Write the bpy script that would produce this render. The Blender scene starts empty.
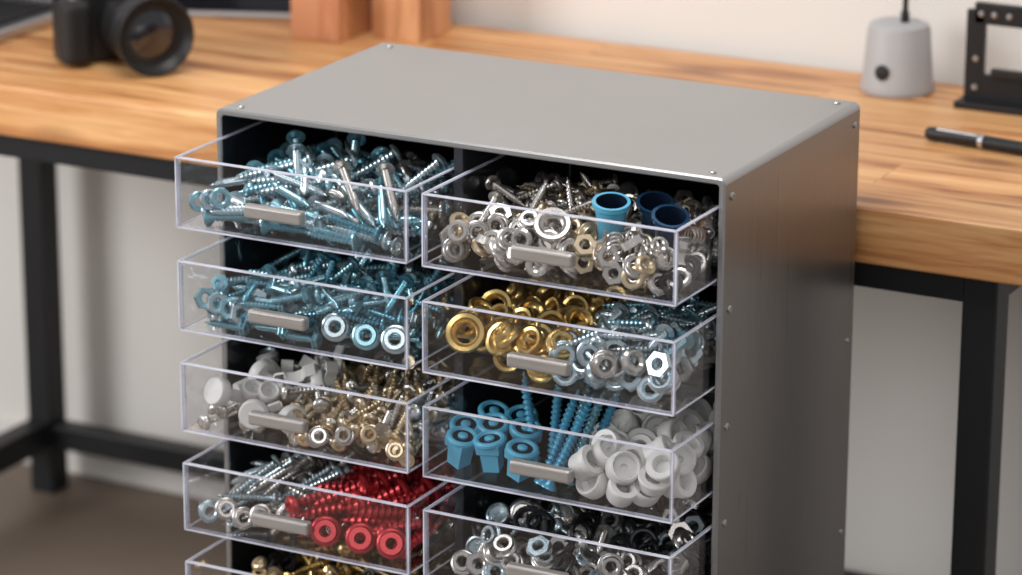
import bpy, bmesh, math, random
import numpy as np
from mathutils import Matrix, Vector
random.seed(7); rng=random.Random(11)
S=bpy.context.scene
S.view_settings.view_transform='Standard'
W=0.5; D=0.2955; ZF=-0.75

# ------------------------------------------------------------ materials
def nm(name):
    m=bpy.data.materials.new(name); m.use_nodes=True
    nt=m.node_tree; return m,nt,nt.nodes,nt.links,nt.nodes['Principled BSDF']
def srgb(r,g,b):
    f=lambda c:(c/255/12.92) if c/255<=.04045 else ((c/255+.055)/1.055)**2.4
    return (f(r),f(g),f(b),1)
def simple(name,col,metal=0,rough=.4,var=.12,scale=40,bump=0,coat=0):
    m,nt,N,Lk,B=nm(name)
    tc=N.new('ShaderNodeTexCoord'); no=N.new('ShaderNodeTexNoise'); no.inputs['Scale'].default_value=scale; no.inputs['Detail'].default_value=4
    Lk.new(tc.outputs['Object'],no.inputs['Vector'])
    mr=N.new('ShaderNodeMapRange'); mr.inputs['To Min'].default_value=1-var; mr.inputs['To Max'].default_value=1+var
    Lk.new(no.outputs['Fac'],mr.inputs['Value'])
    mx=N.new('ShaderNodeVectorMath'); mx.operation='SCALE'; mx.inputs[0].default_value=col[:3]
    Lk.new(mr.outputs[0],mx.inputs['Scale']); Lk.new(mx.outputs[0],B.inputs['Base Color'])
    B.inputs['Metallic'].default_value=metal; B.inputs['Roughness'].default_value=rough
    if coat: B.inputs['Coat Weight'].default_value=coat
    if bump:
        b=N.new('ShaderNodeBump'); b.inputs['Strength'].default_value=bump; b.inputs['Distance'].default_value=.002
        Lk.new(no.outputs['Fac'],b.inputs['Height']); Lk.new(b.outputs[0],B.inputs['Normal'])
    return m
def partmat(name,col,metal,rough):
    """pile material : per-item brightness from 'tint' attribute"""
    m,nt,N,Lk,B=nm(name)
    at=N.new('ShaderNodeAttribute'); at.attribute_name='tint'
    mx=N.new('ShaderNodeVectorMath'); mx.operation='SCALE'; mx.inputs[0].default_value=col[:3]
    Lk.new(at.outputs['Fac'],mx.inputs['Scale']); Lk.new(mx.outputs[0],B.inputs['Base Color'])
    B.inputs['Metallic'].default_value=metal; B.inputs['Roughness'].default_value=rough
    return m
def brushed(name,col,metal,rough,axis):
    m,nt,N,Lk,B=nm(name)
    tc=N.new('ShaderNodeTexCoord'); mp=N.new('ShaderNodeMapping'); mp.inputs['Scale'].default_value=axis
    no=N.new('ShaderNodeTexNoise'); no.inputs['Scale'].default_value=1; no.inputs['Detail'].default_value=5
    Lk.new(tc.outputs['Object'],mp.inputs[0]); Lk.new(mp.outputs[0],no.inputs['Vector'])
    mr=N.new('ShaderNodeMapRange'); mr.inputs['To Min'].default_value=.86; mr.inputs['To Max'].default_value=1.14
    Lk.new(no.outputs['Fac'],mr.inputs['Value'])
    mx=N.new('ShaderNodeVectorMath'); mx.operation='SCALE'; mx.inputs[0].default_value=col[:3]
    Lk.new(mr.outputs[0],mx.inputs['Scale']); Lk.new(mx.outputs[0],B.inputs['Base Color'])
    r2=N.new('ShaderNodeMapRange'); r2.inputs['To Min'].default_value=rough-.07; r2.inputs['To Max'].default_value=rough+.07
    Lk.new(no.outputs['Fac'],r2.inputs['Value']); Lk.new(r2.outputs[0],B.inputs['Roughness'])
    B.inputs['Metallic'].default_value=metal
    b=N.new('ShaderNodeBump'); b.inputs['Strength'].default_value=.06; b.inputs['Distance'].default_value=.0005
    Lk.new(no.outputs['Fac'],b.inputs['Height']); Lk.new(b.outputs[0],B.inputs['Normal'])
    return m
def wood(name,c1,c2,c3,planks=True,rough=.38,ax=(1.6,26,26)):
    m,nt,N,Lk,B=nm(name)
    tc=N.new('ShaderNodeTexCoord')
    if planks:
        br=N.new('ShaderNodeTexBrick'); br.offset=.37; br.inputs['Scale'].default_value=1
        br.inputs['Brick Width'].default_value=.47; br.inputs['Row Height'].default_value=.081
        br.inputs['Mortar Size'].default_value=.0007; br.inputs['Color1'].default_value=(.1,.1,.1,1); br.inputs['Color2'].default_value=(1,1,1,1); br.inputs['Mortar'].default_value=(0,0,0,1)
        Lk.new(tc.outputs['Object'],br.inputs['Vector'])
    mp=N.new('ShaderNodeMapping'); mp.inputs['Scale'].default_value=ax
    if planks:
        ad=N.new('ShaderNodeVectorMath'); ad.operation='ADD'
        sc=N.new('ShaderNodeVectorMath'); sc.operation='SCALE'; sc.inputs['Scale'].default_value=3.0
        Lk.new(br.outputs['Color'],sc.inputs[0]); Lk.new(tc.outputs['Object'],ad.inputs[0]); Lk.new(sc.outputs[0],ad.inputs[1]); Lk.new(ad.outputs[0],mp.inputs[0])
    else: Lk.new(tc.outputs['Object'],mp.inputs[0])
    no=N.new('ShaderNodeTexNoise'); no.inputs['Scale'].default_value=1.3; no.inputs['Detail'].default_value=6; no.inputs['Distortion'].default_value=1.4
    Lk.new(mp.outputs[0],no.inputs['Vector'])
    wv=N.new('ShaderNodeTexNoise'); wv.inputs['Scale'].default_value=7; wv.inputs['Detail'].default_value=3; wv.inputs['Distortion'].default_value=.6
    Lk.new(mp.outputs[0],wv.inputs['Vector'])
    cr=N.new('ShaderNodeValToRGB'); e=cr.color_ramp.elements
    e[0].position=.37; e[0].color=c1; e[1].position=.62; e[1].color=c3
    k=cr.color_ramp.elements.new(.48); k.color=c2
    mxf=N.new('ShaderNodeMath'); mxf.operation='MULTIPLY_ADD'; mxf.inputs[1].default_value=.3
    Lk.new(wv.outputs['Fac'],mxf.inputs[0])
    s2=N.new('ShaderNodeMath'); s2.operation='MULTIPLY'; s2.inputs[1].default_value=.72
    Lk.new(no.outputs['Fac'],s2.inputs[0]); Lk.new(s2.outputs[0],mxf.inputs[2]); Lk.new(mxf.outputs[0],cr.inputs[0])
    out=cr.outputs[0]
    vo=N.new('ShaderNodeTexVoronoi'); vo.inputs['Scale'].default_value=1
    mp2=N.new('ShaderNodeMapping'); mp2.inputs['Scale'].default_value=(3.2,9,9); mp2.inputs['Location'].default_value=(.35,.2,.1)
    Lk.new(tc.outputs['Object'],mp2.inputs[0]); Lk.new(mp2.outputs[0],vo.inputs['Vector'])
    kr=N.new('ShaderNodeValToRGB'); kr.color_ramp.elements[0].position=.05; kr.color_ramp.elements[0].color=(.35,.25,.2,1)
    kr.color_ramp.elements[1].position=.17; kr.color_ramp.elements[1].color=(1,1,1,1)
    Lk.new(vo.outputs['Distance'],kr.inputs[0])
    mk=N.new('ShaderNodeMix'); mk.data_type='RGBA'; mk.blend_type='MULTIPLY'; mk.inputs['Factor'].default_value=.8
    Lk.new(out,mk.inputs['A']); Lk.new(kr.outputs[0],mk.inputs['B']); out=mk.outputs['Result']
    if planks:
        mr=N.new('ShaderNodeMapRange'); mr.inputs['To Min'].default_value=.72; mr.inputs['To Max'].default_value=1.12
        Lk.new(br.outputs['Color'],mr.inputs['Value'])
        mm=N.new('ShaderNodeVectorMath'); mm.operation='SCALE'; Lk.new(out,mm.inputs[0]); Lk.new(mr.outputs[0],mm.inputs['Scale']); out=mm.outputs[0]
    Lk.new(out,B.inputs['Base Color']); B.inputs['Roughness'].default_value=rough
    return m
M={}
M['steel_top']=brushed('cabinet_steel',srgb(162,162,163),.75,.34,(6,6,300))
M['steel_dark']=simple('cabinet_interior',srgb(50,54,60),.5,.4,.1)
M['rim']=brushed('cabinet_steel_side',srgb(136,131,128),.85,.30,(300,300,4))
M['screwhead']=simple('screw_head_steel',srgb(180,178,175),.9,.3,.05)
M['wood']=wood('desk_wood',srgb(146,88,48),srgb(204,144,90),srgb(230,180,124))
M['wood_b']=wood('box_wood',srgb(172,116,74),srgb(206,148,104),srgb(224,172,128),planks=False,rough=.5,ax=(10,10,2))
M['wood_r']=wood('box_wood_red',srgb(150,90,58),srgb(184,118,80),srgb(204,142,104),planks=False,rough=.5,ax=(10,10,2))
M['black']=simple('black_powdercoat',srgb(30,31,34),.3,.45,.15)
M['blackp']=simple('black_plastic',srgb(24,24,26),0,.42,.2,bump=.1)
M['rubber']=simple('black_rubber',srgb(18,18,19),0,.65,.1)
M['grey']=simple('light_grey_plastic',srgb(164,164,166),0,.5,.04)
M['silver']=simple('silver_metal',srgb(190,190,192),.9,.28,.05)
M['screen']=simple('dark_screen',srgb(22,24,30),0,.12,.1,scale=4)
M['handle']=brushed('handle_steel',srgb(172,168,165),.6,.36,(30,400,400))
M['wallm']=simple('wall_paint',srgb(220,217,213),0,.9,.02,scale=2,bump=.02)
M['floorm']=simple('concrete_floor',srgb(116,102,90),0,.6,.2,scale=5)
M['glass']=simple('lens_glass',srgb(14,14,24),0,.04,.1,coat=1)
def acrylic():
    m=bpy.data.materials.new('clear_acrylic'); m.use_nodes=True; nt=m.node_tree;N=nt.nodes;L=nt.links;N.clear()
    o=N.new('ShaderNodeOutputMaterial'); t=N.new('ShaderNodeBsdfTransparent'); t.inputs[0].default_value=(.965,.97,.985,1)
    g=N.new('ShaderNodeBsdfGlossy'); g.inputs['Roughness'].default_value=.04; g.inputs[0].default_value=(1,1,1,1)
    lw_=N.new('ShaderNodeLayerWeight'); lw_.inputs['Blend'].default_value=.5
    pw=N.new('ShaderNodeMath'); pw.operation='POWER'; pw.inputs[1].default_value=4.5
    ad=N.new('ShaderNodeMath'); ad.operation='MULTIPLY_ADD'; ad.inputs[1].default_value=.8; ad.inputs[2].default_value=.065
    mx=N.new('ShaderNodeMixShader'); L.new(lw_.outputs['Facing'],pw.inputs[0]); L.new(pw.outputs[0],ad.inputs[0]); L.new(ad.outputs[0],mx.inputs[0]); L.new(t.outputs[0],mx.inputs[1]); L.new(g.outputs[0],mx.inputs[2])
    no=N.new('ShaderNodeTexNoise'); no.inputs['Scale'].default_value=7; b=N.new('ShaderNodeBump'); b.inputs['Strength'].default_value=.18;b.inputs['Distance'].default_value=.003
    tc=N.new('ShaderNodeTexCoord'); L.new(tc.outputs['Object'],no.inputs['Vector']); L.new(no.outputs['Fac'],b.inputs['Height']); L.new(b.outputs[0],g.inputs['Normal'])
    L.new(mx.outputs[0],o.inputs[0]); return m
def acrylic_edge(name,col,lo,hi):
    m=bpy.data.materials.new(name); m.use_nodes=True; nt=m.node_tree;N=nt.nodes;L=nt.links
    B=N['Principled BSDF']; B.inputs['Base Color'].default_value=col; B.inputs['Roughness'].default_value=.12
    o=N['Material Output']; t=N.new('ShaderNodeBsdfTransparent'); no=N.new('ShaderNodeTexNoise'); no.inputs['Scale'].default_value=25
    mr=N.new('ShaderNodeMapRange'); mr.inputs['From Min'].default_value=.3; mr.inputs['From Max'].default_value=.7; mr.inputs['To Min'].default_value=lo; mr.inputs['To Max'].default_value=hi
    tc=N.new('ShaderNodeTexCoord'); L.new(tc.outputs['Object'],no.inputs['Vector']); L.new(no.outputs['Fac'],mr.inputs['Value'])
    mx=N.new('ShaderNodeMixShader'); L.new(mr.outputs[0],mx.inputs[0]); L.new(t.outputs[0],mx.inputs[1]); L.new(B.outputs[0],mx.inputs[2]); L.new(mx.outputs[0],o.inputs[0]); return m
M['acr']=acrylic(); M['edge']=acrylic_edge('acrylic_painted_edge_glow',(.78,.79,.90,1),.45,1.0); M['edge2']=acrylic_edge('acrylic_edge_body',(.62,.65,.78,1),.12,.5)  # pale lavender paints in the light caught by the clear edges

# ------------------------------------------------------------ mesh helpers
def obj(name,me,parent=None,mats=()):
    o=bpy.data.objects.new(name,me); S.collection.objects.link(o)
    for m in mats: me.materials.append(m)
    if parent: o.parent=parent
    return o
def empty(name,loc=(0,0,0)):
    o=bpy.data.objects.new(name,None); o.location=loc; o.empty_display_size=.05; S.collection.objects.link(o); return o
def box(name,a,b,mat,parent=None,bev=.001,seg=2,mtx=None):
    bm=bmesh.new(); bmesh.ops.create_cube(bm,size=1)
    for v in bm.verts: v.co=Vector([(a[i]+b[i])/2+v.co[i]*(b[i]-a[i]) for i in range(3)])
    if bev: bmesh.ops.bevel(bm,geom=bm.edges[:],offset=bev,segments=seg,profile=.5,affect='EDGES')
    if mtx is not None: bm.transform(mtx)
    me=bpy.data.meshes.new(name); bm.to_mesh(me); bm.free()
    for p in me.polygons: p.use_smooth=False
    return obj(name,me,parent,[mat])
def lathe_data(prof,n=24):
    V=[];F=[]
    for (r,z) in prof:
        for j in range(n):
            a=2*math.pi*j/n; V.append((r*math.cos(a),r*math.sin(a),z))
    for i in range(len(prof)-1):
        for j in range(n):
            k=(j+1)%n; F.append((i*n+j,i*n+k,(i+1)*n+k,(i+1)*n+j))
    return V,F
def lathe(name,prof,mat,parent=None,mtx=None,n=32,smooth=True):
    V,F=lathe_data(prof,n); me=bpy.data.meshes.new(name); me.from_pydata(V,[],F)
    if mtx is not None: me.transform(mtx)
    o=obj(name,me,parent,[mat])
    bm=bmesh.new(); bm.from_mesh(me); bmesh.ops.remove_doubles(bm,verts=bm.verts,dist=1e-6); bmesh.ops.recalc_face_normals(bm,faces=bm.faces); bm.to_mesh(me); bm.free()
    if smooth:
        me.shade_smooth(); me.set_sharp_from_angle(angle=math.radians(35))
    return o

# ------------------------------------------------------------ room
fl=box('floor',(-2.6,-4.2,ZF-.05),(2.8,.85,ZF),M['floorm'],None,0)
wb=box('wall_back',(-2.6,.83,ZF),(2.8,.9,1.9),M['wallm'],None,0)
wl=box('wall_left',(-2.66,-4.2,ZF),(-2.6,.9,1.9),M['wallm'],None,0)
bb=box('baseboard_back',(-2.6,.818,ZF),(2.8,.83,ZF+.05),M['wallm'],None,.002)

# ------------------------------------------------------------ desk
ZD=-0.107; YF=.325; YB=.81; T=.054
desk=empty('workbench_desk')
slab=box('wooden_top',(-.82,YF,ZD-T),(.72,YB,ZD),M['wood'],desk,.003,3)
lw=.034
for i,(x,y) in enumerate([(.588,.340),(.588,.745),(-.766,.340),(-.766,.745)]):
    box('leg_%d'%(i+1),(x,y,ZF),(x+lw,y+lw,ZD-T),M['black'],desk,.002)
zs=ZD-T
box('apron_front',(-.73,.342,zs-.028),(.588,.370,zs),M['black'],desk,.0015)
box('apron_back',(-.73,.748,zs-.028),(.588,.775,zs),M['black'],desk,.0015)
for i,x in enumerate((-.764,.590)):
    box('apron_side_%d'%(i+1),(x,.373,zs-.028),(x+.029,.745,zs),M['black'],desk,.0015)
    box('stretcher_side_%d'%(i+1),(x,.373,-.690),(x+.029,.745,-.655),M['black'],desk,.0015)
box('stretcher_back',(-.73,.748,-.690),(.588,.775,-.660),M['black'],desk,.0015)

# ------------------------------------------------------------ cabinet
cab=empty('hardware_drawer_cabinet')
def ringloop(x0,x1,z0,z1,r,seg=6):
    P=[]
    for (cx,cz,a0) in [(x1-r,z1-r,0),(x0+r,z1-r,90),(x0+r,z0+r,180),(x1-r,z0+r,270)]:
        for i in range(seg+1):
            a=math.radians(a0+90*i/seg); P.append((cx+r*math.cos(a),cz+r*math.sin(a)))
    return P
def shell():
    o=ringloop(0,W,ZF,0,.006); n_=ringloop(.006,W-.006,ZF+.03,-.006,.003)
    oi=ringloop(.0016,W-.0016,ZF+.0016,-.0016,.0045)
    n=len(o); V=[]
    loops=[(n_,D-.01),(n_,.0012),([((a[0]*.82+b[0]*.18),(a[1]*.82+b[1]*.18)) for a,b in zip(n_,o)],0),(oi,0),(o,.0016),(o,D-.0016),(oi,D)]
    for lp,y in loops:
        for (x,z) in lp: V.append((x,y,z))
    F=[];mi=[]
    for i in range(len(loops)-1):
        for j in range(n):
            k=(j+1)%n; F.append((i*n+j,i*n+k,(i+1)*n+k,(i+1)*n+j))
            top=(o[j][1]+o[k][1])/2>-.006
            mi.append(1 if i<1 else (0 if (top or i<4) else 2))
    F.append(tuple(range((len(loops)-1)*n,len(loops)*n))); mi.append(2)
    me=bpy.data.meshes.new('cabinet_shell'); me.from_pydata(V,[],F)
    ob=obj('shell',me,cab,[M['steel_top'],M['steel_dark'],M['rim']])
    for p,m_ in zip(me.polygons,mi): p.material_index=m_
    bm=bmesh.new();bm.from_mesh(me);bmesh.ops.recalc_face_normals(bm,faces=bm.faces);bm.to_mesh(me);bm.free()
    me.shade_smooth(); me.set_sharp_from_angle(angle=math.radians(30))
    return ob
shell()
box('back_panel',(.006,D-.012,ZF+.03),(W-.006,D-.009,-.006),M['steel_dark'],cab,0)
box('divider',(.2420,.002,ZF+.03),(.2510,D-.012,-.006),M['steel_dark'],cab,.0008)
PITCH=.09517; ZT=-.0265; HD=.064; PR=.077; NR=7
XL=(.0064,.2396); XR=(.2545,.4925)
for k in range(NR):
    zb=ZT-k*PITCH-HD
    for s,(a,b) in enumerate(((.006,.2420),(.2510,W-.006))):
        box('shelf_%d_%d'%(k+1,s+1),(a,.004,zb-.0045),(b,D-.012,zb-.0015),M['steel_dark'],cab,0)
def headscrew(name,loc,nrm,r=.0035):
    m=Matrix.Translation(loc)@Vector(nrm).to_track_quat('Z','Y').to_matrix().to_4x4()
    lathe(name,[(r,-.001),(r,.0008),(r*.8,.0016),(r*.45,.0018),(r*.4,.0008),(0,.0008)],M['screwhead'],cab,m,14)
i=0
for (x,y) in [(.018,.014),(.482,.014),(.018,D-.014),(.482,D-.014)]:
    i+=1; headscrew('top_screw_%d'%i,(x,y,0),(0,0,1))
for z in (-.018,-.117,-.222,-.31,-.41,-.52,-.63):
    i+=1; headscrew('side_screw_%d'%i,(W,.014,z),(1,0,0))
for z in (-.018,-.222,-.41,-.63):
    i+=1; headscrew('side_screw_%d'%i,(W,D-.014,z),(1,0,0),.003)

def drawer(name,x0,x1,zt,hc):
    z0=zt-HD; y0=-PR; y1=.20
    V=[];F=[];mi=[]
    def q(pts,m):
        b=len(V); V.extend(pts); F.append(tuple(range(b,b+len(pts)))); mi.append(m)
    def bx(a,b,m,bev=0):
        c=[(a[0],a[1],a[2]),(b[0],a[1],a[2]),(b[0],b[1],a[2]),(a[0],b[1],a[2]),(a[0],a[1],b[2]),(b[0],a[1],b[2]),(b[0],b[1],b[2]),(a[0],b[1],b[2])]
        s=len(V); V.extend(c)
        for f in [(0,3,2,1),(4,5,6,7),(0,1,5,4),(1,2,6,5),(2,3,7,6),(3,0,4,7)]: F.append(tuple(s+t for t in f)); mi.append(m)
    e=.0012; w=.0036; l=.0008
    q([(x0,y0,z0),(x1,y0,z0),(x1,y0,zt),(x0,y0,zt)],0)
    q([(x0+e,y0,z0),(x0+e,y1,z0),(x0+e,y1,zt),(x0+e,y0,zt)],0)
    q([(x1-e,y0,z0),(x1-e,y1,z0),(x1-e,y1,zt),(x1-e,y0,zt)],0)
    q([(x0,y1,z0),(x1,y1,z0),(x1,y1,zt),(x0,y1,zt)],0)
    q([(x0,y0,z0+e),(x1,y0,z0+e),(x1,y1,z0+e),(x0,y1,z0+e)],0)
    bx((x0,y0,zt-.0012),(x1,y0+w,zt),2); bx((x0,y0+w,zt-.001),(x0+w*.8,y1,zt),2); bx((x1-w*.8,y0+w,zt-.001),(x1,y1,zt),2); bx((x0,y1-w,zt-.001),(x1,y1,zt),2)
    bx((x0-.0003,y0-.0003,zt-.0007),(x1+.0003,y0+l,zt+.0005),1); bx((x0+w,y0+w-l,zt-.0004),(x1-w,y0+w,zt+.0003),1)
    bx((x0-.0003,y0,zt-.0007),(x0+l,y1,zt+.0005),1); bx((x0+w*.8-l*.7,y0+w,zt-.0004),(x0+w*.8,y1,zt+.0003),1)
    bx((x1-l,y0,zt-.0007),(x1+.0003,y1,zt+.0005),1); bx((x1-w*.8,y0+w,zt-.0004),(x1-w*.8+l*.7,y1,zt+.0003),1)
    bx((x0,y1-l,zt-.0005),(x1,y1,zt+.0003),1)
    for (x,sx) in [(x0,1),(x1,-1)]:
        xa,xb=sorted((x-.0002*sx,x+l*1.2*sx)); bx((xa,y0-.0003,z0),(xb,y0+l*1.2,zt),1)
        xa,xb=sorted((x+w*sx*.8,x+(w*.8+l*.8)*sx)); bx((xa,y0+w-l,z0+.001),(xb,y0+w,zt),2)
        xa,xb=sorted((x,x+w*sx*.8)); bx((xa,y0+.0002,z0),(xb,y0+w,zt-.001),2)
        xa,xb=sorted((x,x+l*sx)); bx((xa,y1-l,z0),(xb,y1,zt),1)
        xa,xb=sorted((x,x+l*sx)); bx((xa,y0,z0),(xb,y1,z0+.0014),1)
    bx((x0,y0-.0003,z0-.0002),(x1,y0+l,z0+.0012),1); bx((x0,y0,z0),(x1,y0+w,z0+.0026),2)
    me=bpy.data.meshes.new(name); me.from_pydata(V,[],F); o=obj(name,me,cab,[M['acr'],M['edge'],M['edge2']])
    for p,m_ in zip(me.polygons,mi): p.material_index=m_
    box(name+'_handle',(hc-.029,y0-.011,zt-.0420),(hc+.029,y0-.001,zt-.0300),M['handle'],cab,.0024,3)
for k in range(NR):
    zt=ZT-k*PITCH
    drawer('drawer_left_%d'%(k+1),*XL,zt,.112+.002*(k%2))
    drawer('drawer_right_%d'%(k+1),*XR,zt,.373-.003*(k%2))

# ------------------------------------------------------------ small hardware templates (axis Z)
def tm(V,F,m=0): return dict(v=np.array(V,float),f=F,m=[m]*len(F))
def join(*ts):
    V=[];F=[];Mm=[];o=0
    for t in ts:
        V.append(t['v']); F+= [tuple(i+o for i in f) for f in t['f']]; Mm+=t['m']; o+=len(t['v'])
    return dict(v=np.vstack(V),f=F,m=Mm)
def lt(prof,n=14,m=0):
    V,F=lathe_data(prof,n); return tm(V,F,m)
def screw(L,r,pitch,hr,kind='pan',m=0,n=9,mh=None):
    mh=m if mh is None else mh
    hh=hr*.55; Lb=L-hh; turns=Lb/pitch; K=int(turns*n); top=L/2-hh; V=[]
    for k in range(K+1):
        a=2*math.pi*k/n; z=top-pitch*k/n; t=min(1,max(0.03,(z+L/2)/(r*3.2))); c=r*.62*t; q=r*t
        V.append((c*math.cos(a),c*math.sin(a),z)); V.append((q*math.cos(a),q*math.sin(a),z-pitch*.42))
    F=[]
    for k in range(K):
        F.append((2*k,2*k+2,2*k+3,2*k+1))
        if k+n+1<=K: F.append((2*k+1,2*k+3,2*(k+n+1),2*(k+n)))
    th=tm(V,F,m)
    if kind=='pan': pr=[(r*.8,top-.0005),(hr,top),(hr*1.0,top+hh*.35),(hr*.8,top+hh*.85),(hr*.5,top+hh),(hr*.42,top+hh),(hr*.3,top+hh*.4),(0,top+hh*.35)]
    elif kind=='flat': pr=[(r*.7,top-hr*.5),(hr,top+hh*.4),(hr,top+hh*.7),(hr*.5,top+hh*.75),(hr*.4,top+hh*.2),(0,top+hh*.2)]
    else: pr=[(r*.8,top),(hr*1.25,top),(hr*1.25,top+hh*.25),(hr*.9,top+hh*.3),(hr*.9,top+hh),(hr*.5,top+hh*1.05),(hr*.45,top+hh*.3),(0,top+hh*.3)]
    return join(th,lt(pr,6 if kind=='hex' else 14,mh))
def ring(ro,ri,h,n=20,m=0,bev=.18):
    b=h*bev*1.6; d=h/2
    pr=[(ri,-d+b),(ri+b*.7,-d),(ro-b,-d),(ro,-d+b),(ro,d-b),(ro-b,d),(ri+b,d),(ri,d-b),(ri,-d+b)]
    return lt(pr,n,m)
def nut(ro,ri,h,m=0):
    d=h/2; n=24; V=[];F=[]
    def hexr(a,R): 
        x=(a%(math.pi/3))-math.pi/6; return R*math.cos(math.pi/6)/math.cos(x)
    pr=[('i',ri,-d),('h',.93,-d),('h',1,-d*.7),('h',1,d*.7),('h',.93,d),('i',ri*1.15,d),('i',ri,d*.8),('i',ri,-d)]
    for k,s,z in pr:
        for j in range(n):
            a=2*math.pi*j/n; R=s if k=='i' else hexr(a,ro*s); V.append((R*math.cos(a),R*math.sin(a),z))
    for i in range(len(pr)-1):
        for j in range(n):
            k=(j+1)%n; F.append((i*n+j,i*n+k,(i+1)*n+k,(i+1)*n+j))
    return tm(V,F,m)
def fnut(ro,ri,h,m=0):
    d=h/2
    return lt([(ri,-d),(ro,-d),(ro,-d*.4),(ro*.94,-d*.2),(ro*.78,-d*.1),(ro*.76,d*.8),(ro*.70,d),(ri*1.2,d),(ri,d*.75),(ri,-d)],20,m)
def grommet(ro,h,m=0):
    ri=ro*.5; d=h/2
    return lt([(ro*.7,-d),(ro*.72,d*.1),(ro*.98,d*.3),(ro,d*.6),(ro*.92,d),(ro*.72,d*.9),(ro*.62,d*.3),(ri,d*.1),(ri,-d),(ro*.7,-d)],24,m)
def cap(ro,h,m=0):
    d=h/2
    return lt([(0,-d),(ro*.9,-d),(ro,-d*.7),(ro,d*.55),(ro*.93,d*.9),(ro*.82,d),(ro*.72,d*.75),(ro*.66,d*.45),(ro*.25,d*.3),(ro*.2,d*.0),(0,0)],24,m)
def spacer(ro,h,m=0):
    d=h/2
    return lt([(0,-d),(ro*.86,-d),(ro*.9,-d*.8),(ro*.9,d*.3),(ro,d*.4),(ro,d*.85),(ro*.93,d),(ro*.6,d),(ro*.52,d*.8),(ro*.48,-d*.1),(0,-d*.1)],24,m)
def anchor(r,L,m=0,md=1):
    t=lt([(0,-L/2),(r*.70,-L/2),(r*.78,L*.10),(r*1.0,L*.16),(r*1.05,L/2-.001),(r*.95,L/2),(r*.7,L/2)],4,m)
    a=math.pi/4; R=np.array([[math.cos(a),-math.sin(a),0],[math.sin(a),math.cos(a),0],[0,0,1]]); t['v']=t['v']@R.T*np.array([1.1,1.1,1])
    rg=ring(r*1.10,r*.70,L*.2,24,m); rg['v'][:,2]+=L/2
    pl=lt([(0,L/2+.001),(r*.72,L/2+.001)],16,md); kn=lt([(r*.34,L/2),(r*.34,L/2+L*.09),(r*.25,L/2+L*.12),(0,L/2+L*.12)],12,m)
    return join(t,rg,pl,kn)
def coil(r,w,L,m=0,turn=4,n=12):
    V=[];F=[];c=6;K=int(turn*n)
    for k in range(K+1):
        a=2*math.pi*k/n; z=-L/2+L*k/K
        for j in range(c):
            b=2*math.pi*j/c; R=r+w*math.cos(b); V.append((R*math.cos(a),R*math.sin(a),z+w*math.sin(b)))
    for k in range(K):
        for j in range(c):
            F.append((k*c+j,(k+1)*c+j,(k+1)*c+(j+1)%c,k*c+(j+1)%c))
    return tm(V,F,m)
def cup(r,h,m=0,md=1):
    a=lt([(0,-h/2),(r*.62,-h/2),(r*.95,h/2*.7),(r*1.12,h/2*.8),(r*1.12,h/2),(r*.92,h/2)],24,m)
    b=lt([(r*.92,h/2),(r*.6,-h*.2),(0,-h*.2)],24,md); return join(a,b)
def clip(s,m=0):
    P=[(-s,0),(-s*.9,s*.35),(-s*.3,s*.4),(0,s*.05),(s*.5,0),(s,s*.3)]; w=s*.35; V=[];F=[]
    for dz in (0,s*.12):
        for (x,z) in P: V+= [(x,-w,z+dz),(x,w,z+dz)]
    n=len(P)*2
    for i in range(len(P)-1):
        a=2*i; F.append((a,a+1,a+3,a+2)); F.append((n+a,n+a+2,n+a+3,n+a+1)); F.append((a,a+2,n+a+2,n+a)); F.append((a+1,n+a+1,n+a+3,a+3))
    F.append((0,n,n+1,1)); F.append((n-2,n-1,2*n-1,2*n-2))
    return tm(V,F,m)

class Pile:
    def __init__(s,name,mats): s.name=name; s.mats=mats; s.V=[];s.F=[];s.M=[];s.T=[];s.o=0
    def add(s,t,R,loc,mo=0,tint=1.0):
        v=t['v']@np.array(R).T+np.array(loc); s.V.append(v); o=s.o
        s.F+=[tuple(i+o for i in f) for f in t['f']]; s.M+=[m+mo for m in t['m']]; s.T.append(np.full(len(v),tint)); s.o+=len(v)
    def build(s,angle=40):
        V=np.vstack(s.V); me=bpy.data.meshes.new(s.name); me.from_pydata(V.tolist(),[],s.F)
        me.polygons.foreach_set('material_index',np.array(s.M,dtype=np.int32))
        at=me.attributes.new('tint','FLOAT','POINT'); at.data.foreach_set('value',np.concatenate(s.T).astype(np.float32))
        me.shade_smooth(); me.set_sharp_from_angle(angle=math.radians(angle)); me.validate()
        return obj(s.name,me,None,s.mats)
class HM:
    def __init__(s,x0,x1,y0,y1,z0,c=.0025):
        s.b=(x0,x1,y0,y1); s.z0=z0;s.c=c; s.h=np.zeros((int((x1-x0)/c)+2,int((y1-y0)/c)+2))
    def g(s,x,y): return s.h[min(max(int((x-s.b[0])/s.c),0),s.h.shape[0]-1),min(max(int((y-s.b[2])/s.c),0),s.h.shape[1]-1)]
    def splat(s,x,y,r,z):
        i=(x-s.b[0])/s.c; j=(y-s.b[2])/s.c; q=r/s.c
        a0,a1=max(0,int(i-q)),min(s.h.shape[0],int(i+q)+1); b0,b1=max(0,int(j-q)),min(s.h.shape[1],int(j+q)+1)
        if a1>a0 and b1>b0: s.h[a0:a1,b0:b1]=np.maximum(s.h[a0:a1,b0:b1],z)
def Rz(u,roll):
    return Vector(u).normalized().to_track_quat('Z','Y').to_matrix()@Matrix.Rotation(roll,3,'Z')
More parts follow.
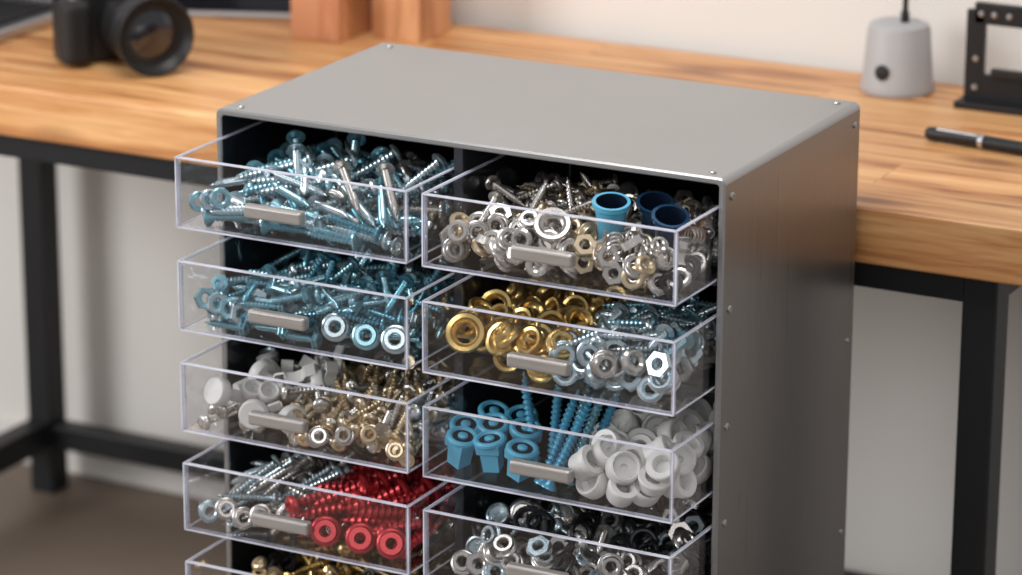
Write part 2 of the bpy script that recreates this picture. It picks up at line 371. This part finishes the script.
def drop_rod(p,hm,t,L,r,reg,zmax,az=None,mo=0,tl=.16,bias=0,comp=72):
    for _ in range(12):
        cx=rng.uniform(reg[0],reg[1]); cy=rng.uniform(reg[2],reg[3]); a=rng.uniform(0,2*math.pi) if az is None else math.radians(rng.gauss(*az))
        dx,dy=math.cos(a),math.sin(a); hl=L/2; mg=r*1.3
        if not(hm.b[0]+mg<cx-dx*hl<hm.b[1]-mg and hm.b[0]+mg<cx+dx*hl<hm.b[1]-mg and hm.b[2]+mg<cy-dy*hl<hm.b[3]-mg and hm.b[2]+mg<cy+dy*hl<hm.b[3]-mg): continue
        h1=hm.g(cx-dx*hl,cy-dy*hl);h2=hm.g(cx+dx*hl,cy+dy*hl)
        k=.15 if hm.g(cx,cy)<.01 else 1      # bottom layer lies flat
        b=max(-.9,min(.9,math.atan2(h2-h1,L)*.7+rng.gauss(bias,tl)*k)); sb=math.sin(b);cb=math.cos(b)
        ss=np.linspace(-hl,hl,9); need=[hm.g(cx+dx*s*cb,cy+dy*s*cb)-s*sb for s in ss]
        z=np.percentile(need,comp)+r*.8; z=max(z,hl*abs(sb)+r)
        if z+hl*abs(sb)*.7>zmax: continue
        p.add(t,Rz((dx*cb,dy*cb,sb),rng.uniform(0,6)),(cx,cy,hm.z0+z),mo,rng.uniform(.8,1.2))
        for s in ss: hm.splat(cx+dx*s*cb,cy+dy*s*cb,r*.7,z+s*sb+r*.4)
        return True
    return False
def drop_disc(p,hm,t,R,th,reg,zmax,mo=0,pol=(25,60),azs=60,comp=72):
    for _ in range(12):
        cx=rng.uniform(reg[0],reg[1]); cy=rng.uniform(reg[2],reg[3])
        if not(hm.b[0]+R<cx<hm.b[1]-R and hm.b[2]+R*.8<cy<hm.b[3]-R): continue
        az=math.radians(rng.gauss(-62,azs)); po=math.radians(rng.uniform(*pol)); sp=math.sin(po)
        need=[hm.g(cx,cy)]+[hm.g(cx+R*.7*math.cos(k),cy+R*.7*math.sin(k))+R*.5*sp*math.cos(k-az) for k in np.linspace(0,5.5,7)]
        z=np.percentile(need,comp)+th*.45; z=max(z,R*sp+th*.4*math.cos(po))
        if z>zmax: continue
        p.add(t,Rz((sp*math.cos(az),sp*math.sin(az),math.cos(po)),rng.uniform(0,6)),(cx,cy,hm.z0+z),mo,rng.uniform(.85,1.15))
        hm.splat(cx,cy,R*.75,z+th*.5); return True
    return False
def place(p,t,loc,u,mo=0,tint=1): p.add(t,Rz(u,rng.uniform(0,6)),loc,mo,tint)

P_teal=partmat('teal_zinc_plating',srgb(150,194,207),.8,.27)
P_teal2=partmat('deep_teal_zinc_plating',srgb(104,160,178),.8,.27)
P_zinc=partmat('bright_zinc',srgb(200,196,192),.88,.27)
P_zblue=partmat('blue_white_zinc',srgb(186,202,209),.85,.27)
P_brass=partmat('antique_brass',srgb(204,186,156),.85,.28)
P_gold=partmat('gold_plating',srgb(218,188,124),.85,.26)
P_red=partmat('red_anodised',srgb(180,48,56),.45,.30)
P_white=partmat('white_nylon',srgb(206,205,202),0,.42)
P_blue=partmat('blue_plastic',srgb(82,164,196),0,.38)
P_blues=partmat('blue_anodised',srgb(96,170,202),.5,.28)
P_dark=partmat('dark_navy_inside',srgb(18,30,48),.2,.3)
P_navy=partmat('navy_cup_metal',srgb(36,72,108),.5,.25)
P_blk=partmat('black_oxide',srgb(34,35,38),.5,.35)

def bounds(side,k):
    x0,x1=XL if side=='L' else XR
    return HM(x0+.003,x1-.003,-PR+.0045,.13,ZT-k*PITCH-HD+.0018)
def reg(hm,a=0,b=1,y0=0,y1=1):
    x0,x1,Y0,Y1=hm.b; return (x0+(x1-x0)*a,x0+(x1-x0)*b,Y0+(Y1-Y0)*y0,Y0+(Y1-Y0)*y1)
def pickaz(*c):
    r_=rng.random()
    for w_,a in c:
        if r_<w_: return a
        r_-=w_
    return None

# L1 : long teal / zinc screws
hm=bounds('L',0); p=Pile('teal_screw_pile',[P_teal,P_zblue,P_teal2,P_zinc])
s1=screw(.072,.0043,.0041,.0088,'pan'); s2=screw(.060,.0040,.0040,.0082,'flat'); s3=screw(.084,.0044,.0042,.0088,'pan')
w=ring(.0095,.0045,.004)
for _ in range(14): drop_rod(p,hm,s2,.060,.0045,reg(hm,0,1,0,.12),.030,(rng.choice([0,180]),9),rng.choice([0,1,1,2]),.05)
for _ in range(140):
    c=rng.random(); t,L=(s1,.072) if c<.5 else ((s2,.060) if c<.7 else (s3,.084))
    drop_rod(p,hm,t,L,.0046,reg(hm),.043,pickaz((.5,(128,15)),(.38,(38,15))),rng.choice([0,0,0,1,1,1,3,2]),.12)
for (dx,dy,dz,u,m_) in [(.07,.02,.045,(-.5,.6,.42),0),(.085,-.01,.044,(-.45,.7,.35),1),(.115,.035,.046,(-.3,.7,.4),0),(.135,.02,.045,(.5,.5,.35),1),(.165,.02,.044,(-.65,.5,.35),0),(.19,.01,.044,(.35,.7,.4),1),(.15,-.03,.043,(-.6,.65,.3),3),(.185,-.02,.042,(-.55,.7,.35),3),(.10,-.035,.042,(-.85,.2,.1),1),(.20,.03,.044,(.4,.5,.4),0),(.05,.01,.042,(.8,.5,.25),0),(.075,-.03,.038,(.75,.55,.2),0),(.10,.0,.046,(.7,.6,.25),1),(.06,-.01,.044,(.75,.6,.2),1)]:
    place(p,s1,(XL[0]+dx,dy,hm.z0+dz-.001),u,m_)
for i in range(3): place(p,w,(XL[0]+.014+.011*i,-PR+.016,hm.z0+.020+.003*i),(.75,-.6,.2),(0,1,0,1)[i])
p.build()
# L2 : dense teal screws + front washers
hm=bounds('L',1); p=Pile('teal_bolt_pile',[P_teal2,P_teal,P_zblue,P_zinc,P_blues])
s1=screw(.052,.0036,.0035,.0076,'pan'); s2=screw(.044,.0036,.0035,.0070,'hex'); g=fnut(.0130,.0050,.009); n1=nut(.0105,.0045,.008)
for (dx,dz) in [(.152,.020),(.183,.017),(.212,.018)]:
    place(p,g,(XL[0]+dx,-PR+.016,hm.z0+dz),(.35,-.85,.35),rng.choice([2,1])); hm.splat(XL[0]+dx,-PR+.014,.011,dz+.010)
for i in range(4): place(p,n1,(XL[0]+.018+.012*i,-PR+.016,hm.z0+.026-.003*i),(.7,-.6,.3),(1,2,1,2,1)[i])
for _ in range(10): drop_rod(p,hm,s2,.044,.0042,reg(hm,0,1,0,.10),.026,(rng.choice([0,180]),10),rng.choice([0,1,2]),.05)
for _ in range(230):
    t,L=(s1,.052) if rng.random()<.65 else (s2,.044)
    drop_rod(p,hm,t,L,.0042,reg(hm),.044,pickaz((.38,(120,20)),(.38,(45,20))),rng.choice([0,0,1,1,1,2]),.2)
for i in range(12): place(p,s1,(XL[0]+.05+.15*rng.random(),-.03+.08*rng.random(),hm.z0+.042),(rng.uniform(-.7,.5),rng.uniform(.2,.8),rng.uniform(.2,.6)),rng.choice([0,1,1]),1)
p.build()
# L3 : brass screws (right)
hm=bounds('L',2); p=Pile('brass_and_nickel_screw_pile',[P_zinc,P_brass,P_gold])
s1=screw(.048,.0036,.0035,.0078,'pan'); s2=screw(.042,.0035,.0034,.0074,'flat'); n1=fnut(.0095,.0040,.007)
for i in range(4): place(p,n1,(XL[0]+.135+.026*i,-PR+.014,hm.z0+.012+.005*(i%3)),(rng.uniform(.1,.5),-.85,.35),rng.choice([0,1,1]))
for _ in range(190): drop_rod(p,hm,*((s1,.048) if rng.random()<.6 else (s2,.042)),.0042,reg(hm,.40,1),.040,(-88,24),rng.choice([0,1,1,1]),.25)
for _ in range(50): drop_rod(p,hm,s1,.048,.0042,reg(hm,0,.45,.1,1),.018,None,rng.choice([0,0,1]),.3)
for i in range(26): place(p,s1,(XL[0]+.105+.11*rng.random(),-.042+.085*rng.random(),hm.z0+.034),(rng.uniform(-.1,.5),rng.uniform(-.9,-.3),-.6),rng.choice([0,1,1,1]),1)
p.build()
hm2=bounds('L',2); p=Pile('white_nylon_bolt_pile',[P_white,P_zblue])
def bolt(L,r,hr):
    return lt([(0,-L/2),(r,-L/2),(r,L/2-hr*.8),(hr*.95,L/2-hr*.8),(hr,L/2-hr*.6),(hr,L/2-hr*.15),(hr*.88,L/2),(0,L/2)],24,0)
wb_=bolt(.044,.0055,.0135); wc=cap(.010,.010); wcl=clip(.016); x0=XL[0]
place(p,wb_,(x0+.032,-.045,hm2.z0+.028),(-.25,-.80,.35)); place(p,wb_,(x0+.060,-.045,hm2.z0+.018),(.35,-.9,.1)); place(p,wb_,(x0+.058,-.012,hm2.z0+.034),(-.9,.2,.25))
place(p,wb_,(x0+.090,-.05,hm2.z0+.018),(.8,-.4,.1)); place(p,wb_,(x0+.030,.000,hm2.z0+.028),(.3,.8,.15)); place(p,wb_,(x0+.09,-.01,hm2.z0+.032),(.7,.2,.3)); place(p,wb_,(x0+.03,-.03,hm2.z0+.014),(.8,.3,0))
for i in range(12): place(p,rng.choice([wcl,wcl,wc]),(x0+.02+.09*rng.random(),-.055+.11*rng.random(),hm2.z0+.018+.02*rng.random()),(rng.uniform(-.7,.7),rng.uniform(-.7,.3),.7),rng.choice([0,0,1]),1)
for i in range(7): place(p,wcl,(x0+.085+.03*rng.random(),-.01+.05*rng.random(),hm2.z0+.044),(rng.uniform(-.9,.9),-.5,.4),0,1)
p.build()
# L4 : zinc screws + red screws
hm=bounds('L',3); p=Pile('zinc_wood_screw_pile',[P_zinc,P_zblue,P_blk])
s1=screw(.062,.0036,.0036,.0076,'pan'); s2=screw(.052,.0035,.0035,.0075,'flat'); g=fnut(.0105,.0045,.007)
for i in range(4): place(p,g,(XL[0]+.018+.018*i,-PR+.015,hm.z0+.014+.006*(i%2)),(rng.uniform(.2,.7),-.8,.3),rng.choice([0,1]))
for _ in range(110): drop_rod(p,hm,*((s1,.062) if rng.random()<.6 else (s2,.052)),.0042,reg(hm,0,.56),.039,(52,28),rng.choice([0,0,1,1,2]),.2)
for i in range(12): place(p,s1,(XL[0]+.035+.075*rng.random(),-.03+.06*rng.random(),hm.z0+.038),(rng.uniform(.2,.8),rng.uniform(.3,.8),.35),rng.choice([0,1]),1)
p.build()
hm=bounds('L',3); p=Pile('red_screw_pile',[P_red])
pg=screw(.060,.0062,.0060,.0100,'pan'); g=fnut(.0142,.0045,.012)
for (dx,dz) in [(.138,.016),(.174,.016),(.206,.017)]:
    place(p,g,(XL[0]+dx,-PR+.018,hm.z0+dz),(.4,-.85,.35)); hm.splat(XL[0]+dx,-PR+.016,.012,dz+.010)
for _ in range(90): drop_rod(p,hm,pg,.060,.0066,reg(hm,.48,1,.03,1),.042,pickaz((.8,(50,12)),(.12,(-120,15))),0,.14)
for (dx,dy,u) in [(.150,-.02,(.5,.7,.3)),(.172,-.025,(.6,.7,.3)),(.19,-.01,(.5,.8,.25)),(.155,.01,(.55,.7,.3)),(.135,-.03,(.6,.7,.25))]: place(p,pg,(XL[0]+dx,dy,hm.z0+.040),u,0)
p.build()
# L5 : gold + brass small
hm=bounds('L',4); p=Pile('gold_screw_pile',[P_gold,P_brass,P_blk])
s1=screw(.034,.0036,.0035,.0080,'pan'); n1=nut(.0100,.0045,.007)
for _ in range(300):
    if rng.random()<.3: drop_disc(p,hm,n1,.0100,.007,reg(hm),.048,rng.choice([0,0,1,2]),(20,70),60)
    else: drop_rod(p,hm,s1,.034,.0044,reg(hm),.050,None,rng.choice([0,0,1,2]),.4)
p.build()
# R1 : washers, nuts, clips
CUPS=[(.150,-.020),(.176,.010),(.200,-.012)]
hm=bounds('R',0); p=Pile('nickel_nut_and_washer_pile',[P_zinc,P_brass,P_blk])
for (cx_,cy_) in CUPS: hm.splat(XR[0]+cx_,cy_,.013,.09)
r1=ring(.0100,.0043,.0060); r2=fnut(.0108,.0046,.007); n1=nut(.0106,.0044,.0070); bg=grommet(.0165,.013); co=coil(.0062,.0012,.020); cl=clip(.010); s1=screw(.044,.0034,.0033,.0070,'pan')
for _ in range(300):
    c=rng.random(); t=r1 if c<.38 else (n1 if c<.60 else (r2 if c<.97 else cl))
    drop_disc(p,hm,t,.0104,.006,reg(hm),.030,rng.choice([0,0,0,0,0,1,2]),(35,85),35)
for _ in range(36): drop_rod(p,hm,co,.020,.0070,reg(hm,.68,1,0,.6),.040,None,0,.4)
for _ in range(22): drop_rod(p,hm,s1,.044,.0042,reg(hm,0,.6,.2,1),.046,None,rng.choice([0,0,1]),.4)
for _ in range(8): drop_disc(p,hm,cl,.010,.006,reg(hm,.66,1,0,.5),.042,0,(20,75),60)
place(p,bg,(XR[0]+.108,-.045,hm.z0+.040),(.25,-.60,.65)); place(p,r2,(XR[0]+.078,-.03,hm.z0+.038),(.3,-.5,.7)); place(p,n1,(XR[0]+.045,-.02,hm.z0+.036),(.3,-.5,.7))
for (dx,dy,u) in [(.095,.015,(.1,.15,-1)),(.066,.01,(-.5,.2,-.8)),(.035,.01,(-.8,.2,.3)),(.055,.03,(.7,.4,.3)),(.11,.0,(.75,.3,.35))]: place(p,s1,(XR[0]+dx,dy,hm.z0+.046),u,0)
p.build()
p=Pile('blue_wall_plug_cups',[P_blue,P_dark,P_navy])
c1=cup(.0145,.044); c2=cup(.0145,.034,2,1)
for (cx_,cy_),c,u,z_ in zip(CUPS,(c1,c2,c2),((.12,-.2,1),(.2,-.3,1),(.25,-.3,1)),(.042,.043,.040)): place(p,c,(XR[0]+cx_,cy_,hm.z0+z_),u)
p.build()
# R2 : gold grommets + zinc nuts/screws
hm=bounds('R',1); p=Pile('gold_grommet_pile',[P_gold,P_zinc])
g1=grommet(.0155,.012); g2=grommet(.0130,.011); g3=fnut(.0130,.0056,.011)
place(p,grommet(.0180,.014),(XR[0]+.028,-.050,hm.z0+.030),(.25,-.8,.45)); hm.splat(XR[0]+.030,-.052,.014,.046)
for _ in range(120):
    c=rng.random(); t,R=(g1,.0155) if c<.35 else ((g2,.0130) if c<.65 else (g3,.013))
    drop_disc(p,hm,t,R,.010,reg(hm,.0,.53),.040,0,(20,70),40)
p.build()
hm=bounds('R',1); p=Pile('zinc_lock_nut_pile',[P_zblue,P_zinc,P_white,P_teal])
n1=nut(.0122,.0050,.010); r1=fnut(.0128,.0050,.010); r2=ring(.0115,.0048,.008); s1=screw(.044,.0040,.0038,.0086,'pan')
for _ in range(130):
    drop_disc(p,hm,rng.choice([n1,r1,r2]),.0125,.009,reg(hm,.5,1,0,.65),.034,rng.choice([0,0,0,1,1]),(45,85),25)
for _ in range(50): drop_rod(p,hm,s1,.044,.005,reg(hm,.58,1,.1,1),.050,pickaz((.9,(48,22))),rng.choice([0,0,3]),.25)
p.build()
# R3 : blue anchors, blue long screws, white spacers
hm=bounds('R',2); p=Pile('blue_wall_anchor_pile',[P_blue,P_dark])
an=anchor(.0132,.028)
for (dx,dy,z) in [(.024,-.053,.019),(.054,-.052,.020),(.083,-.054,.018),(.040,-.020,.024),(.070,-.022,.025),(.012,-.022,.019),(.02,.012,.022),(.052,.010,.024)]:
    place(p,an,(XR[0]+dx,dy,hm.z0+z),(rng.uniform(-.05,.3),rng.uniform(-.5,-.15),1),0,rng.uniform(.9,1.12))
p.build()
p=Pile('blue_long_screw_bundle',[P_blues,P_teal])
s1=screw(.090,.0050,.0048,.0078,'flat')
for (dx,dy,ex,ey,ez,m_) in [(.086,-.028,-.016,.006,.084,0),(.104,-.050,.020,.020,.078,0),(.114,-.058,.024,.026,.076,0),(.122,-.040,.022,.022,.080,1),(.100,-.030,.000,.016,.084,0),(.130,-.028,.024,.018,.080,0),(.112,-.030,.016,.016,.082,1)]:
    a=Vector((XR[0]+dx,dy,hm.z0+.006)); b=Vector((XR[0]+dx+ex,dy+ey,hm.z0+ez)); place(p,s1,(a+b)/2,a-b,m_)
p.build()
p=Pile('white_plastic_spacer_pile',[P_white])
c1=cap(.0146,.015); c2=spacer(.0142,.020); c3=spacer(.0146,.013)
for _ in range(110): drop_disc(p,hm,rng.choice([c1,c1,c2,c3]),.0144,.014,reg(hm,.60,1,0,.8),.042,0,(25,75),40,70)
p.build()
# R4 : mixed steel nuts + black rings
hm=bounds('R',3); p=Pile('mixed_black_and_zinc_nut_pile',[P_zinc,P_blk,P_zblue])
n1=nut(.0115,.0048,.008); r1=fnut(.0118,.0048,.008); r2=ring(.0132,.0084,.005); c1=cap(.0114,.009); s1=screw(.038,.0034,.0033,.0078,'pan')
for _ in range(270):
    c=rng.random()
    if c<.30: drop_disc(p,hm,r2,.0132,.004,reg(hm,.2,1,.1,1),.048,1,(15,75),60)
    elif c<.42: drop_rod(p,hm,s1,.038,.0042,reg(hm),.046,None,rng.choice([0,1,2]),.4)
    else: drop_disc(p,hm,rng.choice([n1,r1,r1,c1]),.0116,.007,reg(hm),.042,rng.choice([0,0,2,0,1]),(30,80),40)
p.build()

# ------------------------------------------------------------ desk objects
cm=empty('mirrorless_camera',(-.440,.487,ZD)); cm.rotation_euler=(0,0,math.radians(-35+90))
def cb(n,a,b,mat,bev=.004,seg=3): return box(n,a,b,mat,cm,bev,seg)
cb('body',(-.066,-.020,.001),(.066,.020,.080),M['blackp'],.008,4)
cb('grip',(-.070,-.038,.003),(-.038,-.005,.074),M['rubber'],.010,4)
cb('viewfinder_hump',(-.024,-.022,.076),(.024,.024,.102),M['blackp'],.008,3)
cb('hot_shoe',(-.011,-.006,.101),(.011,.014,.105),M['silver'],.001)
cb('screen_back',(-.045,.019,.012),(.045,.024,.068),M['screen'],.002)
lathe('mode_dial',[(0,.080),(.011,.080),(.011,.090),(.010,.091),(0,.091)],M['blackp'],cm,Matrix.Translation((.044,0,0)),24)
lathe('shutter_button',[(.008,.0),(.008,.004),(.006,.005),(0,.005)],M['silver'],cm,Matrix.Translation((-.052,-.02,.074)),20)
ml=Matrix.Translation((.006,-.018,.0445))@Matrix.Rotation(math.pi/2,4,'X')
pr=[(.030,0),(.033,.002),(.033,.012),(.031,.014)]
z=.014
for i in range(9): pr+=[(.0355,z+.0005),(.0355,z+.0022),(.0345,z+.0024),(.0345,z+.0033)]; z+=.0036
pr+=[(.036,z),(.0385,z+.004),(.0385,z+.012)]
for i in range(5): pr+=[(.0395,z+.0125),(.0395,z+.0145),(.0385,z+.015)]; z+=.003
pr+=[(.0415,z+.014),(.0430,z+.026),(.0405,z+.027),(.0385,z+.024),(.0330,z+.018)]
lathe('lens_barrel',pr,M['blackp'],cm,ml,48)
lathe('lens_ring',[(.0330,z+.0182),(.0300,z+.0185),(.0295,z+.0165),(.026,z+.0165)],M['rubber'],cm,ml,48)
lathe('lens_glass',[(.0265,z+.0160),(.021,z+.0185),(.012,z+.0205),(.0,z+.021)],M['glass'],cm,ml,40)
# laptop
lp=empty('laptop')
box('base',(-.93,.395,ZD),(-.588,.622,ZD+.014),M['silver'],lp,.004,3)
box('keyboard_deck',(-.91,.46,ZD+.0135),(-.602,.612,ZD+.0150),M['blackp'],lp,.0005)
kv=Pile('keys',[M['rubber']])
for r_ in range(5):
    for c_ in range(13):
        x=-.905+c_*.0233; y=.465+r_*.028
        v=np.array([(x+a*.020,y+b*.024,ZD+.015+c*.0018) for c in (0,1) for a,b in ((0,0),(1,0),(1,1),(0,1))])
        kv.add(dict(v=v,f=[(4,5,6,7),(0,1,5,4),(1,2,6,5),(2,3,7,6),(3,0,4,7)],m=[0]*5),np.eye(3),(0,0,0))
ko=kv.build(20); ko.parent=lp
mt=Matrix.Translation((0,.618,ZD+.012))@Matrix.Rotation(math.radians(-15),4,'X')
box('lid',(-.93,0,.002),(-.588,.008,.225),M['blackp'],lp,.003,2,mt)
box('display',(-.92,-.0008,.012),(-.598,.0005,.216),M['screen'],lp,0,2,mt)
# tablet on a stand
tb=empty('tablet'); mt=Matrix.Translation((-.435,.705,ZD+.002))@Matrix.Rotation(math.radians(22),4,'Z')@Matrix.Rotation(math.radians(-14),4,'X')
box('casing',(-.078,0,0),(.078,.008,.115),M['grey'],tb,.003,3,mt)
box('screen',(-.072,-.0012,.006),(.072,.001,.109),M['screen'],tb,.0003,1,mt)
box('stand',(-.02,.004,0),(.02,.034,.004),M['grey'],tb,.001,1,Matrix.Translation((-.435,.707,ZD))@Matrix.Rotation(math.radians(22),4,'Z'))
# wooden boxes
def wbox(name,x0,x1,y0,y1,h,mat,mat2):
    e=empty(name,(0,0,0)); t=.007
    box('front',(x0,y0,ZD),(x1,y0+t,ZD+h),mat,e,.0012); box('back',(x0,y1-t,ZD),(x1,y1,ZD+h),mat,e,.0012)
    box('side_1',(x0,y0+t,ZD),(x0+t,y1-t,ZD+h),mat2,e,.0012); box('side_2',(x1-t,y0+t,ZD),(x1,y1-t,ZD+h),mat2,e,.0012)
    box('bottom',(x0+t,y0+t,ZD),(x1-t,y1-t,ZD+t),mat2,e,.0005); return e
wbox('wooden_box',-.325,-.262,.660,.732,.13,M['wood_r'],M['wood_b'])
wbox('wooden_box',-.244,-.184,.700,.772,.15,M['wood_b'],M['wood_b'])
# desk lamp
dl=empty('desk_lamp',(.356,.755,ZD))
lathe('base',[(0,0),(.0375,0),(.0385,.002),(.0385,.006),(.0370,.012),(.0325,.066),(.0305,.071),(.026,.073),(0,.074)],M['grey'],dl,None,48)
mh=Matrix.Rotation(math.radians(-95),4,'Z')@Matrix.Translation((.0352,0,.026))@Matrix.Rotation(math.radians(85),4,'Y')
lathe('hole_disc',[(0,.003),(.0065,.003),(.008,.0020),(.008,-.002)],M['rubber'],dl,mh,24)  # dark disc stands in for the hole in the lamp base
lathe('stem',[(.0045,.072),(.0045,.084),(.003,.086),(.003,.36),(0,.36)],M['black'],dl,Matrix.Translation((.006,0,0)),16)
lathe('shade',[(.012,.37),(.018,.365),(.055,.32),(.056,.318),(.053,.319),(.016,.362),(0,.364)],M['grey'],dl,Matrix.Translation((.006,0,0)),40)
# black metal bracket
bk=empty('metal_bracket'); y=.731
x0,x1,h=.438,.575,.108
box('post_1',(x0,y,ZD),(x0+.020,y+.008,ZD+h-.008),M['black'],bk,.001); box('post_2',(x1-.022,y,ZD),(x1,y+.008,ZD+h),M['black'],bk,.001)
box('top_bar',(x0+.008,y,ZD+h-.022),(x1,y+.008,ZD+h),M['black'],bk,.0015); box('bottom_bar',(x0+.018,y+.0002,ZD),(x1-.02,y+.0078,ZD+.034),M['black'],bk,.001)
box('foot',(x0-.004,y-.018,ZD),(x1,y+.03,ZD+.007),M['black'],bk,.001); box('slide_rail',(x0+.030,y-.006,ZD+.034),(x1-.025,y+.002,ZD+.042),M['blackp'],bk,.001)
for i,(a,b) in enumerate([(.016,.097),(.030,.097),(.046,.097),(.012,.05),(.012,.02)]):
    m_=Matrix.Translation((x0+a,y,ZD+b))@Matrix.Rotation(math.pi/2,4,'X'); lathe('screw_%d'%i,[(.0032,0),(.003,.0015),(.0012,.0018),(.001,.0005),(0,.0005)],M['silver'],bk,m_,12)
# pen
pn=empty('pen'); d=Vector((.1006,-.0120,0)).normalized()
mp_=Matrix.Translation((.457,.580,ZD+.0075))@d.to_track_quat('Z','Y').to_matrix().to_4x4()
lathe('cap',[(0,0),(.005,.0),(.0062,.002),(.0068,.006),(.0068,.058),(.0064,.059)],M['blackp'],pn,mp_,24)
lathe('band',[(.0066,.058),(.0073,.0585),(.0073,.063),(.0066,.0635)],M['silver'],pn,mp_,24)
lathe('barrel',[(.0064,.063),(.0068,.064),(.0066,.13),(.005,.146),(.0015,.150),(0,.150)],M['black'],pn,mp_,24)
lathe('clip',[(0,0),(.0012,.0),(.0012,.045),(0,.045)],M['silver'],pn,mp_@Matrix.Translation((0,0,.012))@Matrix.Translation(mp_.to_3x3().inverted()@Vector((0,-.003,.0062))),10)

# ------------------------------------------------------------ lights / world
w=bpy.data.worlds.new('World'); S.world=w; w.use_nodes=True
bgn=w.node_tree.nodes['Background']; bgn.inputs[0].default_value=(.96,.97,1,1); bgn.inputs[1].default_value=.44
def area(name,loc,target,sx,sy,pw,col=(1,1,1)):
    l=bpy.data.lights.new(name,'AREA'); l.shape='RECTANGLE'; l.size=sx; l.size_y=sy; l.energy=pw; l.color=col
    o=bpy.data.objects.new(name,l); S.collection.objects.link(o); o.location=loc
    o.rotation_euler=(Vector(target)-Vector(loc)).to_track_quat('-Z','Y').to_euler(); return o
area('ceiling_light',(.3,-.5,1.85),(.3,-.1,0),1.3,1.0,33,(1,.975,.94))
area('window_light',(-2.2,-2.0,.9),(.1,0,-.2),1.3,1.6,78,(1,.99,.98))
area('added_front_fill',(1.6,-3.2,1.3),(.3,0,-.2),.9,.9,20,(1,.98,.95))  # added front fill near the camera, for glints on the metal

# ------------------------------------------------------------ camera
f,cx,cy,cz,yaw,pit,rol=3428.42754,1.61995,-2.50739,.7605,.48474,.30245,.00328
cam=bpy.data.cameras.new('camera'); co=bpy.data.objects.new('camera',cam); S.collection.objects.link(co); S.camera=co
R=Matrix.Rotation(yaw,3,'Z')@Matrix.Rotation(math.pi/2-pit,3,'X')@Matrix.Rotation(rol,3,'Z')
co.matrix_world=Matrix.Translation((cx,cy,cz))@R.to_4x4()
cam.sensor_width=36; cam.lens=f/1022*36; cam.clip_start=.05
cam.dof.use_dof=True; cam.dof.focus_distance=2.92; cam.dof.aperture_fstop=4.5
